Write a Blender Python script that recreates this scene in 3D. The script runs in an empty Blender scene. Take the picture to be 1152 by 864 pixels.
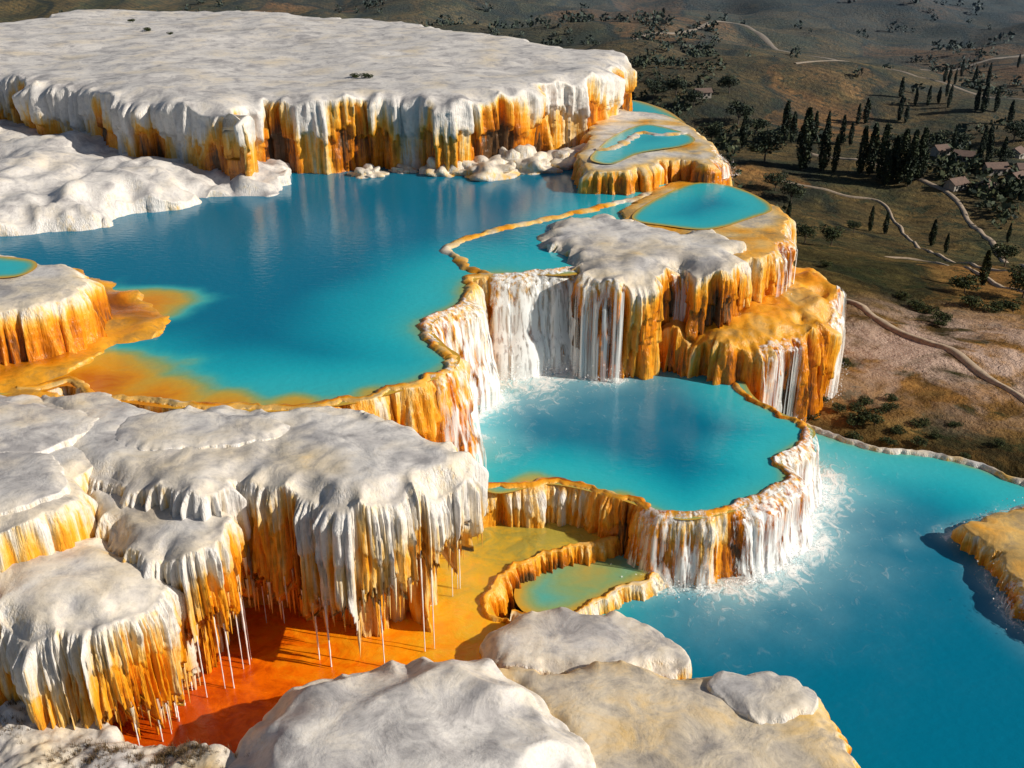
import bpy, math, numpy as np, time
from mathutils import Vector
from mathutils.geometry import delaunay_2d_cdt
from numpy.lib.stride_tricks import sliding_window_view as sw
rng=np.random.default_rng(11)
# ---- site plan in metres: name|height|outline (x,y)
PLAN='''plateau|6.0|-63.3,101.3 -45.1,91.5 -37.71,85.1 -31.27,81.3 -25.56,78.6 -21.23,75.1 -19.48,73.7 -19.99,78.6 -15.5,79.4 -8.72,80.2 -3.81,78.6 -0.07,81.7 3.25,85.9 7.05,89.6 9.78,95.6 10.55,100.1 9.58,103.7 5.89,109.0 -1.59,117.8 -10.3,128.1 -19.85,134.9 -32.29,140.3 -45.4,144.8 -55.7,140.3 -62.2,129.0 -76.9,124.5
bank|1.0|-41.62,58.16 -32.99,62.7 -30.37,64.7 -26.84,64.7 -26.09,67.7 -23.61,68.6 -22.04,72.0 -18,72.7 -16.64,75.1 -17.38,79.6 -21.66,85.9 -31.9,97.4 -57.7,116.6 -86.7,131.3
lobe|2.8|-30.35,43.45 -25.94,42.90 -22.92,43.45 -21.61,44.47 -21.03,45.78 -21.68,47.94 -23.8,49.7 -27.3,51.1 -32.3,51.7 -34.6,50.7
poolL|2.85|-28.15,47.28 -25.43,47.15 -24.39,47.80 -24.4,49.1 -25.4,50.1 -27.9,50.6 -30.6,50.3
apron|0.25|-27.45,37.26 -22.16,38.74 -20.28,39.78 -20.42,41.61 -19.92,44.10 -17.95,45.94 -18.0,48.6 -20.6,51.9 -23.7,55.8 -27.1,56.3 -38.6,56.3
rimM|0.1|-22.02,40.08 -20.13,40.80 -18.29,39.64 -14.42,38.53 -10.53,38.28 -7.20,38.95 -5.38,39.99 -3.12,41.93 -2.47,43.91 -3.34,45.51 -4.1,48.1 -2.5,50.9 -2.3,53.4 -1.6,55.2 1.2,55.5 4.4,56.2
waterM|0.0|-22.02,40.08 -20.13,40.80 -18.29,39.64 -14.42,38.53 -10.53,38.28 -7.20,38.95 -5.38,39.99 -3.12,41.93 -2.47,43.91 -3.34,45.51 -4.1,48.1 -2.5,50.9 -2.3,53.4 -1.6,55.2 1.2,55.5 4.4,56.2 7.2,63.6 10.5,70.8 15.6,77.9 17.1,90.5 15.3,107.2 7.2,112.3 -26.8,112.3 -55.9,112.3 -61.9,90.5 -30.88,40.28
divM|0.08|-1.5,55.5 -3.1,57.9 -3.8,61.0 -1.8,63.4 1.7,66.0 5.2,68.7 9.4,72.0 13.0,76.5
shelfE|0.7|1.7,62.2 3.2,58.2 3.9,54.5 5.7,53.5 7.9,55.0 9.8,56.6 11.4,55.0 13.2,55.9 14.3,60.0 12.8,62.2 9.5,63.7 7.4,65.8 3.8,65.8
tierR2|0.3|7.4,65.9 10.6,62.7 13.7,57.7 16.0,59.4 17.8,63.1 18.6,68.0 17.7,71.6 15.1,75.4 12.5,75.9 9.3,71.2
poolP2|0.36|8.1,65.7 9.9,70.0 13.7,74.9 16.4,74.1 18.0,70.5 18.0,67.8 16.5,66.1 13.0,63.3 10.2,64.0
tierR3|-2.6|8.8,56.1 11.0,53.9 13.0,53.1 15.7,53.9 18.6,56.1 20.4,59.4 20.8,64.4 19.2,68.6 16.8,69.0 11.1,65.1
tierR1|1.8|5.3,76.2 8.1,73.5 12.6,77.4 14.9,75.7 16.2,80.4 15.9,86.4 14.9,92.9 11.6,95.8 8.7,95.8
poolR1|1.87|6.0,75.9 7.6,74.8 10.1,78.3 13.7,80.7 15.1,83.3 14.0,86.8 11.6,89.0 8.9,85.4 6.7,79.5
rimR1|1.9|6.7,79.3 8.8,80.6 10.9,85.2 12.6,84.6 15.1,85.2
rimB|-5.6|-1.54,41.35 1.89,41.60 4.80,40.40 6.73,39.10 8.07,38.51 10.47,39.33 12.94,41.03 13.71,42.42 13.65,43.98 14.91,45.35 16.07,46.59 15.83,47.99 14.9,49.0 13.8,51.0 13.4,52.7
waterB|-5.7|-1.54,41.35 1.89,41.60 4.80,40.40 6.73,39.10 8.07,38.51 10.47,39.33 12.94,41.03 13.71,42.42 13.65,43.98 14.91,45.35 16.07,46.59 15.83,47.99 14.9,49.0 13.8,51.0 13.7,54.1 14.0,59.5 1.4,59.5 -3.8,50.6
waterC|-9.0|-2.01,19.13 -0.59,32.00 0.97,36.62 5.89,45.59 16.6,54.7 18.2,52.8 21.1,50.7 24.6,49.8 27.98,46.94 33.38,42.26 26.04,19.13
shoreC|-8.9|17.4,53.6 18.7,52.4 21.0,50.6 24.5,49.7 26.2,48.8 27.89,46.77 33.27,42.12
shelfJ|0.3|-21.01,39.68 -18.27,34.90 -15.40,32.84 -13.50,32.20 -11.25,31.88 -10.50,32.84 -8.12,31.88 -5.82,30.85 -4.47,31.70 -2.54,32.45 -1.73,33.78 -2.18,35.34 -3.51,36.39 -5.48,37.57 -6.97,38.81 -10.59,38.64 -14.51,38.89 -18.27,39.68
lobeJ2|-0.8|-17.98,33.66 -15.54,31.77 -13.61,30.03 -11.85,29.49 -10.62,30.31 -10.53,31.47 -11.71,33.01 -13.90,34.00 -16.26,34.68
lobeJ3|-1.5|-21.88,30.20 -18.67,27.62 -16.04,26.45 -13.99,26.45 -12.58,27.53 -12.19,29.03 -13.22,30.65 -15.00,31.80 -17.71,32.65 -23.46,33.15
slabJ0|0.2|-29.00,39.88 -22.24,28.33 -17.89,29.40 -16.38,30.24 -16.43,33.01 -15.95,35.81 -19.59,39.01 -22.86,40.23
slabJa|0.5|-21.59,33.17 -19.88,29.79 -17.77,29.96 -16.58,30.89 -16.78,32.51 -18.20,33.98 -20.02,34.19
slabJb|0.55|-24.73,37.90 -22.93,34.46 -19.88,33.90 -18.04,34.46 -16.97,36.31 -18.16,37.49 -21.14,38.32
slabJc|0.5|-16.31,35.41 -14.52,34.33 -12.17,34.69 -9.84,35.27 -8.97,36.32 -10.65,37.26 -14.09,37.58 -16.12,36.94
slabK1|-4.5|-9.13,24.16 -8.99,21.68 -6.60,18.14 1.53,18.14 2.67,22.01 2.51,24.74 1.05,27.03 -0.51,28.51 -2.48,29.09 -5.06,28.79 -6.85,27.94 -8.39,26.25
slabK2|-6.2|-0.54,29.29 1.07,26.67 1.83,23.18 3.17,19.39 12.09,19.97 11.64,23.90 11.45,26.25 11.14,28.16 10.06,28.81 7.50,29.29 4.19,29.68 1.49,29.68
slabK2b|-5.95|7.34,28.54 8.29,26.84 9.45,26.41 10.65,26.84 11.01,27.80 10.01,28.73 8.44,29.11
slabK3|-6.6|-1.28,31.79 -0.55,30.44 2.18,29.94 6.24,30.13 6.69,30.85 5.96,32.17 4.19,33.18 1.62,33.35 -0.40,32.73
rockK4|-5.7|-25.12,30.13 -18.83,19.39 -7.06,19.39 -8.64,23.90 -9.94,24.96 -13.01,25.63 -15.76,27.18 -19.10,28.91
floor|-7.6|-35.09,43.39 -23.38,24.42 -8.32,24.42 -3.07,26.79 0.80,28.54 1.57,31.48 0.33,33.21 -0.60,34.02 -0.94,35.59 -0.04,37.26 1.82,38.63 4.83,39.85 6.41,40.98 5.61,43.39 -0.77,46.94 -13.26,46.94
rimT1|-7.5|0.89,33.26 -0.53,33.89 -0.97,35.46 -0.16,36.99 1.82,38.49 4.81,39.64 6.39,40.83 7.06,42.41
waterH1|-8.4|0.62,35.25 0.16,37.14 1.88,39.89 5.53,42.17 7.65,41.39 7.97,40.04 6.89,38.34 5.00,36.88 2.49,35.12
rimH1|-8.3|-0.04,35.12 2.48,35.00 4.99,36.75 6.87,38.21 7.94,39.90 8.17,42.02
terraceQ|-7.9|22.35,41.27 22.71,40.06 23.12,39.05 22.82,37.27 23.17,34.62 26.88,31.82 35.04,45.60 25.95,43.02 23.71,42.21'''
P0={}
pts=lambda s:[tuple(float(v) for v in q.split(',')) for q in s.split()]
for l in PLAN.split('\n'):
    n_,z_,o_=l.split('|'); P0[n_]=[float(z_),pts(o_)]
_P=rng.permutation(256); _P=np.concatenate([_P,_P,_P])
_G=rng.normal(size=(256,3)); _G/=np.linalg.norm(_G,axis=1)[:,None]
def pn(x,y,z=0.0):
    x,y,z=np.broadcast_arrays(np.asarray(x,float),np.asarray(y,float),np.asarray(z,float))
    xi=np.floor(x).astype(int); yi=np.floor(y).astype(int); zi=np.floor(z).astype(int)
    xf=x-xi; yf=y-yi; zf=z-zi
    xi&=255; yi&=255; zi&=255
    f=lambda t:t*t*t*(t*(t*6-15)+10)
    u,v,w=f(xf),f(yf),f(zf)
    r=0
    for a in (0,1):
        wa=u if a else 1-u
        for b in (0,1):
            wb=v if b else 1-v
            for c in (0,1):
                wc=w if c else 1-w
                g=_G[_P[_P[_P[xi+a]+yi+b]+zi+c]]
                r=r+wa*wb*wc*(g[...,0]*(xf-a)+g[...,1]*(yf-b)+g[...,2]*(zf-c))
    return r*1.5
def fbm(x,y,z=0.0,o=4,g=.5):
    r=0;a=1
    for i in range(o):
        r=r+a*pn(x*2**i+i*7.3,y*2**i+i*3.1,z*2**i if not np.isscalar(z) else z+i); a*=g
    return r
sat=lambda t:np.clip(t,0,1)
def sm(t):
    t=sat(t); return t*t*(3-2*t)
def catmull(c,closed,ds):
    c=np.array(c,float); n=len(c)
    if closed: idx=lambda i:c[i%n]
    else: idx=lambda i:c[min(max(i,0),n-1)]
    out=[]
    for i in range(n if closed else n-1):
        p0,p1,p2,p3=idx(i-1),idx(i),idx(i+1),idx(i+2)
        t=np.linspace(0,1,24,endpoint=False)[:,None]
        out.append(.5*((2*p1)+(-p0+p2)*t+(2*p0-5*p1+4*p2-p3)*t*t+(-p0+3*p1-3*p2+p3)*t**3))
    out=np.concatenate(out)
    out=np.vstack([out,out[:1] if closed else c[-1:]])
    L=np.concatenate([[0],np.cumsum(np.linalg.norm(np.diff(out,axis=0),axis=1))])
    m=max(8,int(L[-1]/ds))
    s=np.linspace(0,L[-1],m+1)
    p=np.stack([np.interp(s,L,out[:,0]),np.interp(s,L,out[:,1])],1)
    return p[:-1] if closed else p
def normals(p,closed,k=2):
    if closed: t=np.roll(p,-k,0)-np.roll(p,k,0)
    else:
        q=np.vstack([np.repeat(p[:1],k,0),p,np.repeat(p[-1:],k,0)]); t=q[2*k:]-q[:-2*k]
    n=np.stack([t[:,1],-t[:,0]],1); n/=np.linalg.norm(n,axis=1)[:,None]+1e-9
    return n
def outline(c,closed,ds,sc=.4,sf=.35,sc2=.1):
    p=catmull(c,closed,ds)
    n=normals(p,closed,max(2,int(.6/ds)))
    x,y=p[:,0],p[:,1]
    a=sc*(np.abs(pn(x*sf,y*sf,2.2))*2.6-.9)+sc2*(np.abs(pn(x*sf*4,y*sf*4,9.2))*2.6-.8)
    p=p+n*a[:,None]
    return p,normals(p,closed,max(2,int(.35/ds)))
def inside(p,poly):
    x,y=p[:,0],p[:,1]; r=np.zeros(len(p),bool)
    q=np.roll(poly,-1,0)
    for (x1,y1),(x2,y2) in zip(poly,q):
        if y1==y2: continue
        r^=((y1>y)!=(y2>y))&(x<(x2-x1)*(y-y1)/(y2-y1)+x1)
    return r
def edist(p,poly):
    r=np.empty(len(p))
    for i in range(0,len(p),3000):
        d=p[i:i+3000,None,:]-poly[None]
        r[i:i+3000]=np.sqrt((d**2).sum(2).min(1))
    return r
def fill(poly,g):
    lo=poly.min(0);hi=poly.max(0)
    gx,gy=np.meshgrid(np.arange(lo[0],hi[0],g),np.arange(lo[1],hi[1],g))
    gx=gx+(np.arange(gx.shape[0])%2)[:,None]*g*.5
    q=np.stack([gx.ravel(),gy.ravel()],1)
    q=q[inside(q,poly[::max(1,len(poly)//400)])]
    e=edist(q,poly); q=q[e>g*.55]
    nb=len(poly)
    vs=[Vector(v) for v in poly]+[Vector(v) for v in q]
    ov,oe,of,ovo,_,_=delaunay_2d_cdt(vs,[],[list(range(nb))],1,1e-5)
    V=np.array([(v.x,v.y) for v in ov])
    orig=np.array([ (o[0] if len(o) else -1) for o in ovo])
    return V,[tuple(f) for f in of],orig,nb
def mesh(name,V,F4,F3=None,attrs={},mat=None,smooth=True,link=True):
    me=bpy.data.meshes.new(name)
    F4=np.asarray(F4,int).reshape(-1,4) if F4 is not None and len(F4) else np.zeros((0,4),int)
    F3=np.asarray(F3,int).reshape(-1,3) if F3 is not None and len(F3) else np.zeros((0,3),int)
    me.vertices.add(len(V)); me.vertices.foreach_set('co',np.asarray(V,np.float32).ravel())
    nl=F4.size+F3.size; me.loops.add(nl)
    me.loops.foreach_set('vertex_index',np.concatenate([F4.ravel(),F3.ravel()]).astype(np.int32))
    nf=len(F4)+len(F3); me.polygons.add(nf)
    st=np.concatenate([np.arange(len(F4))*4,len(F4)*4+np.arange(len(F3))*3]).astype(np.int32)
    me.polygons.foreach_set('loop_start',st)
    if smooth: me.polygons.foreach_set('use_smooth',np.ones(nf,bool))
    for k,a in attrs.items():
        at=me.attributes.new(k,'FLOAT','POINT'); at.data.foreach_set('value',np.asarray(a,np.float32))
    me.update(calc_edges=True); me.validate()
    if mat: me.materials.append(mat)
    if not link: return me
    ob=bpy.data.objects.new(name,me); bpy.context.scene.collection.objects.link(ob)
    return ob
def gridfaces(R,C,wrap=False):
    i=np.arange(R-1)[:,None]; j=np.arange(C if wrap else C-1)[None]
    a=i*C+j; b=i*C+(j+1)%C; c=(i+1)*C+(j+1)%C; d=(i+1)*C+j
    return np.stack([a,d,c,b],-1).reshape(-1,4)
HANG=[]
def wall(p,n,ztop,zbot,tn,rd=0,rl=.15,R=50,kf=1.,am=(.45,.5,.38,.14),slope=.06,layers=(),hang=None,hangdep=2.5,rim=0,c=(.15,.4,3.,.3),flare=0):
    X,Y=p[:,0][None],p[:,1][None]
    Dp=ztop-zbot-rd
    a=np.linspace(0,math.pi/2,6)[:,None]
    tt=np.linspace(0,1,R)[1:,None]
    d=np.concatenate([rl*(1-np.cos(a))+0*X,rl+tt*(Dp-rl)+0*X])
    o=np.concatenate([rl*np.sin(a)+0*X,rl+np.zeros((R-1,1))+0*X])+slope*np.maximum(d-rl,0)+flare*np.maximum(d-rl,0)**2/Dp
    zz=ztop-rd-d
    A=sm(d/(rl+.5))*.8+.2*sm(d/rl)
    w=.2/kf*pn(X*.6*kf,Y*.6*kf,zz*.2); wx=X+w; wy=Y+.2/kf*pn(X*.6*kf+40,Y*.6*kf,zz*.2)
    B=np.abs(pn(wx*.3*kf,wy*.3*kf,zz*.04))
    F_=np.abs(pn(wx*.9*kf,wy*.9*kf,zz*.07+3))
    G=np.abs(pn(wx*2.4*kf,wy*2.4*kf,zz*.12+7))
    Hn=np.abs(pn(wx*6.5*kf,wy*6.5*kf,zz*.35+7))
    off=o+A*((am[0]*B+am[1]*F_+am[2]*G+am[3]*Hn)*1.4-.3*(am[0]+am[1]))+.05*A*fbm(X*3,Y*3,zz*2.5,3)/kf
    F0=np.abs(pn(X*.9*kf,Y*.9*kf,3.)); G0=np.abs(pn(X*2.4*kf,Y*2.4*kf,7.)); H0=np.abs(pn(X*6.5*kf,Y*6.5*kf,7.))
    rec=np.zeros_like(off)
    for i,(dm,da,st) in enumerate(layers):
        de=dm+da*2.2*pn(X*.35*kf,Y*.35*kf,20+i*3.)+da*(2.*F0+2.4*G0+1.6*H0-1.1)
        q=sm((d-de)/.2); off=off-st*q; rec=np.maximum(rec,q)
    if hang is not None:
        hd=hang(X,Y) if callable(hang) else hang
        de=hd+ 1.6/kf*pn(X*.5*kf,Y*.5*kf,33.)+(1.6*F0+3.0*G0+3.0*H0-1.4)/kf
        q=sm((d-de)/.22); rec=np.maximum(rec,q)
        ii=np.clip((d<de-.05).sum(0)-1,0,d.shape[0]-1); jj=np.arange(len(p)); o_=off[ii,jj]
        HANG.append((p,n,o_,zz[ii,jj],G0[0]))
        off=off-hangdep*q
    x=X+n[:,0][None]*off; y=Y+n[:,1][None]*off
    z=zz+tn(X,Y)*sat(1-d/1.2)
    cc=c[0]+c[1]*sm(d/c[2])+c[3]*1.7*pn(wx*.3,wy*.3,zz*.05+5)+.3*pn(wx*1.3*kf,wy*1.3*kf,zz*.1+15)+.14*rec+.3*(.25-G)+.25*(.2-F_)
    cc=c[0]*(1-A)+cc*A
    if rim:
        wv=rim*(1+.7*pn(X*.8,Y*.8,4.4)+.5*pn(X*3,Y*3,4.4))
        pre=[(-1.5,-.35),(-1.05,-.06),(-.8,.01),(-.45,.04),(-.2,.05)]
        px=np.concatenate([X+n[:,0][None]*wv*k for k,_ in pre]); py=np.concatenate([Y+n[:,1][None]*wv*k for k,_ in pre])
        pz=np.concatenate([np.full_like(X,ztop+h) for _,h in pre])+.05*pn(px*2,py*2)
        x=np.concatenate([px,x]);y=np.concatenate([py,y]);z=np.concatenate([pz,z])
        cc=np.concatenate([np.full_like(px,c[0])+.5*pn(px*.8,py*.8,3.)+.15,cc])
    return x,y,z,cc
def nz(X,Y): return 0*X
def terrace(name,key,zbot,ds=.12,g=.4,zt=None,rd=.3,RR=1.5,tna=.12,tnf=.3,tnr=.2,sc=.4,sf=.35,ctop=.03,cvar=.15,mat=None,rv=1.,**k):
    zt0,c=P0[key]; ztop=zt0 if zt is None else zt
    p,n=outline(c,True,ds,sc,sf)
    tn=lambda X,Y:tna*(1.6*pn(X*tnf,Y*tnf,1.7)+.8*np.abs(pn(X*tnf*2.1,Y*tnf*2.1,5.))+tnr*fbm(X*tnf*5,Y*tnf*5,3.3,3))
    rvf=lambda X,Y:rd*(1-rv+rv*(.3+3.2*np.abs(pn(X*.42,Y*.42,6.6))))
    rdp=rvf(p[:,0],p[:,1])[None]
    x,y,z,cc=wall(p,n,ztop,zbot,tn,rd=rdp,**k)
    R,C=x.shape
    V=np.stack([x.ravel(),y.ravel(),z.ravel()],1); Fq=gridfaces(R,C,True)
    v2,f,orig,nb=fill(p,g)
    e=edist(v2,p)
    rr=RR*(.6+1.6*np.abs(pn(v2[:,0]*.3,v2[:,1]*.3,12.)))
    zz=ztop-rvf(v2[:,0],v2[:,1])*(1-sat(e/rr))**2+tn(v2[:,0],v2[:,1])
    isb=(orig>=0)&(orig<nb)
    mp=np.where(isb,orig,0); new=np.cumsum(~isb)-1+len(V); mp=np.where(isb,mp,new)
    Vt=np.stack([v2[:,0],v2[:,1],zz],1)[~isb]
    ct=(ctop+cvar*1.5*np.clip(fbm(v2[:,0]*.25,v2[:,1]*.25,8.,3),-.2,1))
    edge=sat(1-e/1.0); c0=k.get('c',(.15,))[0]
    ct=(ct*(1-edge)+c0*edge)[~isb]
    f3=[[mp[i] for i in t] for t in f if len(t)==3]
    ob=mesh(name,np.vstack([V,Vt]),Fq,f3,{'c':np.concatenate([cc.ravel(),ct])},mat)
    return dict(ob=ob,x=x,y=y,z=z,p=p,n=n)
def curtain(name,key,zbot,ds=.12,sc=.35,sf=.35,mat=None,**k):
    ztop,c=P0[key]
    p,n=outline(c,False,ds,sc,sf)
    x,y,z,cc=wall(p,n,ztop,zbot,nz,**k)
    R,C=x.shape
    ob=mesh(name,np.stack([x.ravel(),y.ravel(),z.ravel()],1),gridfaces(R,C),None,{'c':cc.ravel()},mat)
    return dict(ob=ob,x=x,y=y,z=z,p=p,n=n)
def ridge(name,key,w=.3,h=.12,c0=.2,mat=None,ds=.12,sc=.3):
    ztop,c=P0[key]; p,n=outline(c,False,ds,sc,.35)
    ks=np.array([-1.6,-1.1,-.7,-.3,0,.3,.7,1.1,1.6])[:,None]; hs=np.array([-.3,-.06,.05,.1,.12,.1,.05,-.06,-.3])[:,None]*h/.12
    X,Y=p[:,0][None],p[:,1][None]; wv=w*(1+.6*pn(X*.7,Y*.7,6.)+.5*pn(X*3,Y*3,4.4))
    x=X+n[:,0][None]*wv*ks; y=Y+n[:,1][None]*wv*ks; z=ztop+hs+.04*pn(x*2,y*2)
    cc=c0+.4*pn(x*.6,y*.6,1.)+0*x
    return mesh(name,np.stack([x.ravel(),y.ravel(),z.ravel()],1),gridfaces(*x.shape),None,{'c':cc.ravel()},mat)
def pool(name,key,shal,foamlines=(),g=.5,mat=None,ew=.9,es=.35,ds=.3,dw=6.):
    z,c=P0[key]; p=catmull(c,True,ds)
    V,f,_,_=fill(p,g)
    X,Y=V[:,0],V[:,1]
    wob=1+.35*fbm(X*.3,Y*.3,5.,3)
    e=edist(V,p)
    s=es*np.exp(-e/(ew*wob))
    for (cx,cy,r,a) in shal:
        d=np.hypot(X-cx,Y-cy)/r*wob; s=np.maximum(s,a*(1-sm(d)))
    fo=np.zeros(len(V))
    for (pl,w,a) in foamlines:
        d=edist(V,np.array(pl)); fo=np.maximum(fo,a*np.exp(-(d/(w*wob))**1.1))
    dep=sm(e/dw+.2*fbm(X*.12,Y*.12,3.,2))
    return mesh(name,np.stack([X,Y,np.full(len(X),z)],1),None,[t for t in f if len(t)==3],{'shal':s,'foam':fo,'dep':dep},mat)

# ---------- materials
def nt(name):
    m=bpy.data.materials.new(name); m.use_nodes=True; t=m.node_tree
    b=t.nodes['Principled BSDF']; return m,t,b
def N(t,ty,**k):
    n=t.nodes.new(ty)
    for a,v in k.items(): setattr(n,a,v)
    return n
def L(t,a,b): t.links.new(a,b)
def vmul(t,src,v):
    n=N(t,'ShaderNodeVectorMath',operation='MULTIPLY'); L(t,src,n.inputs[0]); n.inputs[1].default_value=v; return n.outputs[0]
def noise(t,vec,scale,det=5,rough=.55,dist=0):
    n=N(t,'ShaderNodeTexNoise'); n.inputs['Scale'].default_value=scale; n.inputs['Detail'].default_value=det
    n.inputs['Roughness'].default_value=rough; n.inputs['Distortion'].default_value=dist
    L(t,vec,n.inputs['Vector']); return n.outputs['Fac']
def math_(t,op,a,b=None,c=None,clamp=False):
    n=N(t,'ShaderNodeMath',operation=op); n.use_clamp=clamp
    for i,v in enumerate((a,b,c)):
        if v is None: continue
        if isinstance(v,(int,float)): n.inputs[i].default_value=v
        else: L(t,v,n.inputs[i])
    return n.outputs[0]
def ramp(t,fac,stops,interp='LINEAR'):
    n=N(t,'ShaderNodeValToRGB'); r=n.color_ramp; r.interpolation=interp
    while len(r.elements)<len(stops): r.elements.new(.5)
    for e,(p,c) in zip(r.elements,stops):
        e.position=p; e.color=(c[0],c[1],c[2],1) if not isinstance(c,(int,float)) else (c,c,c,1)
    L(t,fac,n.inputs['Fac']); return n.outputs['Color']
def mixc(t,f,a,b,mode='MIX'):
    n=N(t,'ShaderNodeMix',data_type='RGBA',blend_type=mode)
    if isinstance(f,(int,float)): n.inputs[0].default_value=f
    else: L(t,f,n.inputs[0])
    for i,v in ((6,a),(7,b)):
        if isinstance(v,tuple): n.inputs[i].default_value=(*v,1)
        else: L(t,v,n.inputs[i])
    return n.outputs[2]
def mixf(t,f,a,b):
    n=N(t,'ShaderNodeMix',data_type='FLOAT')
    for i,v in ((0,f),(2,a),(3,b)):
        if isinstance(v,(int,float)): n.inputs[i].default_value=v
        else: L(t,v,n.inputs[i])
    return n.outputs[0]
def travertine():
    m,t,b=nt('travertine')
    geo=N(t,'ShaderNodeNewGeometry'); pos=geo.outputs['Position']
    at=N(t,'ShaderNodeAttribute',attribute_name='c').outputs['Fac']
    sx=N(t,'ShaderNodeSeparateXYZ'); L(t,geo.outputs['Normal'],sx.inputs[0])
    top=N(t,'ShaderNodeMapRange'); top.inputs[1].default_value=.55; top.inputs[2].default_value=.88; L(t,math_(t,'ABSOLUTE',sx.outputs[2]),top.inputs[0]); top=top.outputs[0]
    st=noise(t,vmul(t,pos,(3.2,3.2,.2)),1.,5,.62,.2)
    st2=noise(t,vmul(t,pos,(11,11,.6)),1.,3,.6)
    iso=noise(t,pos,.6,7,.66,.55)
    iso2=noise(t,pos,3.5,5,.7)
    n1=mixf(t,top,math_(t,'ADD',math_(t,'MULTIPLY',st,.7),math_(t,'MULTIPLY',st2,.3)),iso)
    amp=mixf(t,top,1.3,.4)
    cc=math_(t,'ADD',at,math_(t,'MULTIPLY',math_(t,'SUBTRACT',n1,.5),amp),None,True)
    col=ramp(t,cc,[(0,(.78,.77,.76)),(.18,(.78,.69,.54)),(.31,(.84,.57,.2)),(.46,(.88,.41,.025)),(.68,(.77,.25,.005)),(.87,(.42,.12,.005)),(1,(.1,.05,.02))])
    grey=ramp(t,iso2,[(.28,.66),(.5,.95),(.7,1.05)])
    col=mixc(t,.8,col,grey,'MULTIPLY')
    big=ramp(t,iso,[(.34,(.38,.38,.41)),(.45,(.68,.68,.70)),(.54,(.93,.93,.93)),(.66,(1.,1.,1.))])
    col=mixc(t,math_(t,'MULTIPLY',top,.85),col,big,'MULTIPLY')
    L(t,col,b.inputs['Base Color'])
    ro=ramp(t,cc,[(0,.6),(.35,.42),(.7,.26)]); L(t,ro,b.inputs['Roughness'])
    hb=math_(t,'ADD',math_(t,'MULTIPLY',mixf(t,top,st2,iso),.7),math_(t,'MULTIPLY',iso2,mixf(t,top,.3,.17)))
    bp=N(t,'ShaderNodeBump'); bp.inputs['Strength'].default_value=.75; bp.inputs['Distance'].default_value=.16
    L(t,hb,bp.inputs['Height']); L(t,bp.outputs[0],b.inputs['Normal'])
    return m
TR=travertine()
def watermat():
    m,t,b=nt('turquoise_water')
    pos=N(t,'ShaderNodeNewGeometry').outputs['Position']
    A=lambda s:N(t,'ShaderNodeAttribute',attribute_name=s).outputs['Fac']
    sh,fo,dp=A('shal'),A('foam'),A('dep')
    n2=noise(t,vmul(t,pos,(1,1.6,1)),.7,5,.55,.8)
    s=math_(t,'ADD',sh,math_(t,'MULTIPLY',math_(t,'SUBTRACT',n2,.5),math_(t,'MULTIPLY',sh,.5)),None,True)
    deep=ramp(t,dp,[(0,(.04,.52,.6)),(.35,(.012,.42,.53)),(.7,(.004,.3,.43)),(1,(.0,.17,.3))])
    shc=ramp(t,s,[(0,(.02,.42,.5)),(.18,(.06,.45,.45)),(.34,(.26,.4,.17)),(.5,(.58,.38,.05)),(.75,(.72,.3,.012)),(1,(.55,.14,.005))])
    col=mixc(t,math_(t,'MULTIPLY',s,5.,None,True),deep,shc)
    nf=noise(t,vmul(t,pos,(1,.7,1)),1.5,6,.68,1.5)
    col=mixc(t,math_(t,'MULTIPLY',fo,.75),col,(.5,.8,.85))
    ff=math_(t,'ADD',math_(t,'MULTIPLY',math_(t,'SUBTRACT',fo,.36),2.2,None,True),math_(t,'MULTIPLY',math_(t,'SUBTRACT',nf,.57),math_(t,'MINIMUM',math_(t,'MULTIPLY',fo,7.),4.)),None,True)
    col=mixc(t,ff,col,(.88,.91,.92))
    L(t,col,b.inputs['Base Color'])
    L(t,mixf(t,ff,.13,.6),b.inputs['Roughness']); b.inputs['IOR'].default_value=1.33
    b.inputs['Specular IOR Level'].default_value=.33
    bp=N(t,'ShaderNodeBump'); bp.inputs['Strength'].default_value=.35; bp.inputs['Distance'].default_value=.06
    L(t,math_(t,'ADD',noise(t,vmul(t,pos,(1,1.5,1)),2.2,3,.5),math_(t,'MULTIPLY',ff,2.5)),bp.inputs['Height']); L(t,bp.outputs[0],b.inputs['Normal'])
    return m
WM=watermat()
def fallmat():
    m,t,b=nt('falling_water')
    pos=N(t,'ShaderNodeNewGeometry').outputs['Position']
    a=N(t,'ShaderNodeAttribute',attribute_name='a').outputs['Fac']
    n1=noise(t,vmul(t,pos,(4.,4.,.08)),1.,5,.6,.05)
    al=math_(t,'MULTIPLY',math_(t,'ADD',math_(t,'SUBTRACT',n1,.62),math_(t,'MULTIPLY',a,.27)),4.5,None,True)
    al=math_(t,'MULTIPLY',al,.94)
    b.inputs['Base Color'].default_value=(.9,.94,.96,1); b.inputs['Roughness'].default_value=.3
    L(t,al,b.inputs['Alpha'])
    return m
FM=fallmat()
def near(cur,w):
    return int(np.argmin(((cur['p']-np.array(w))**2).sum(1)))
SPR=[]
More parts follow.
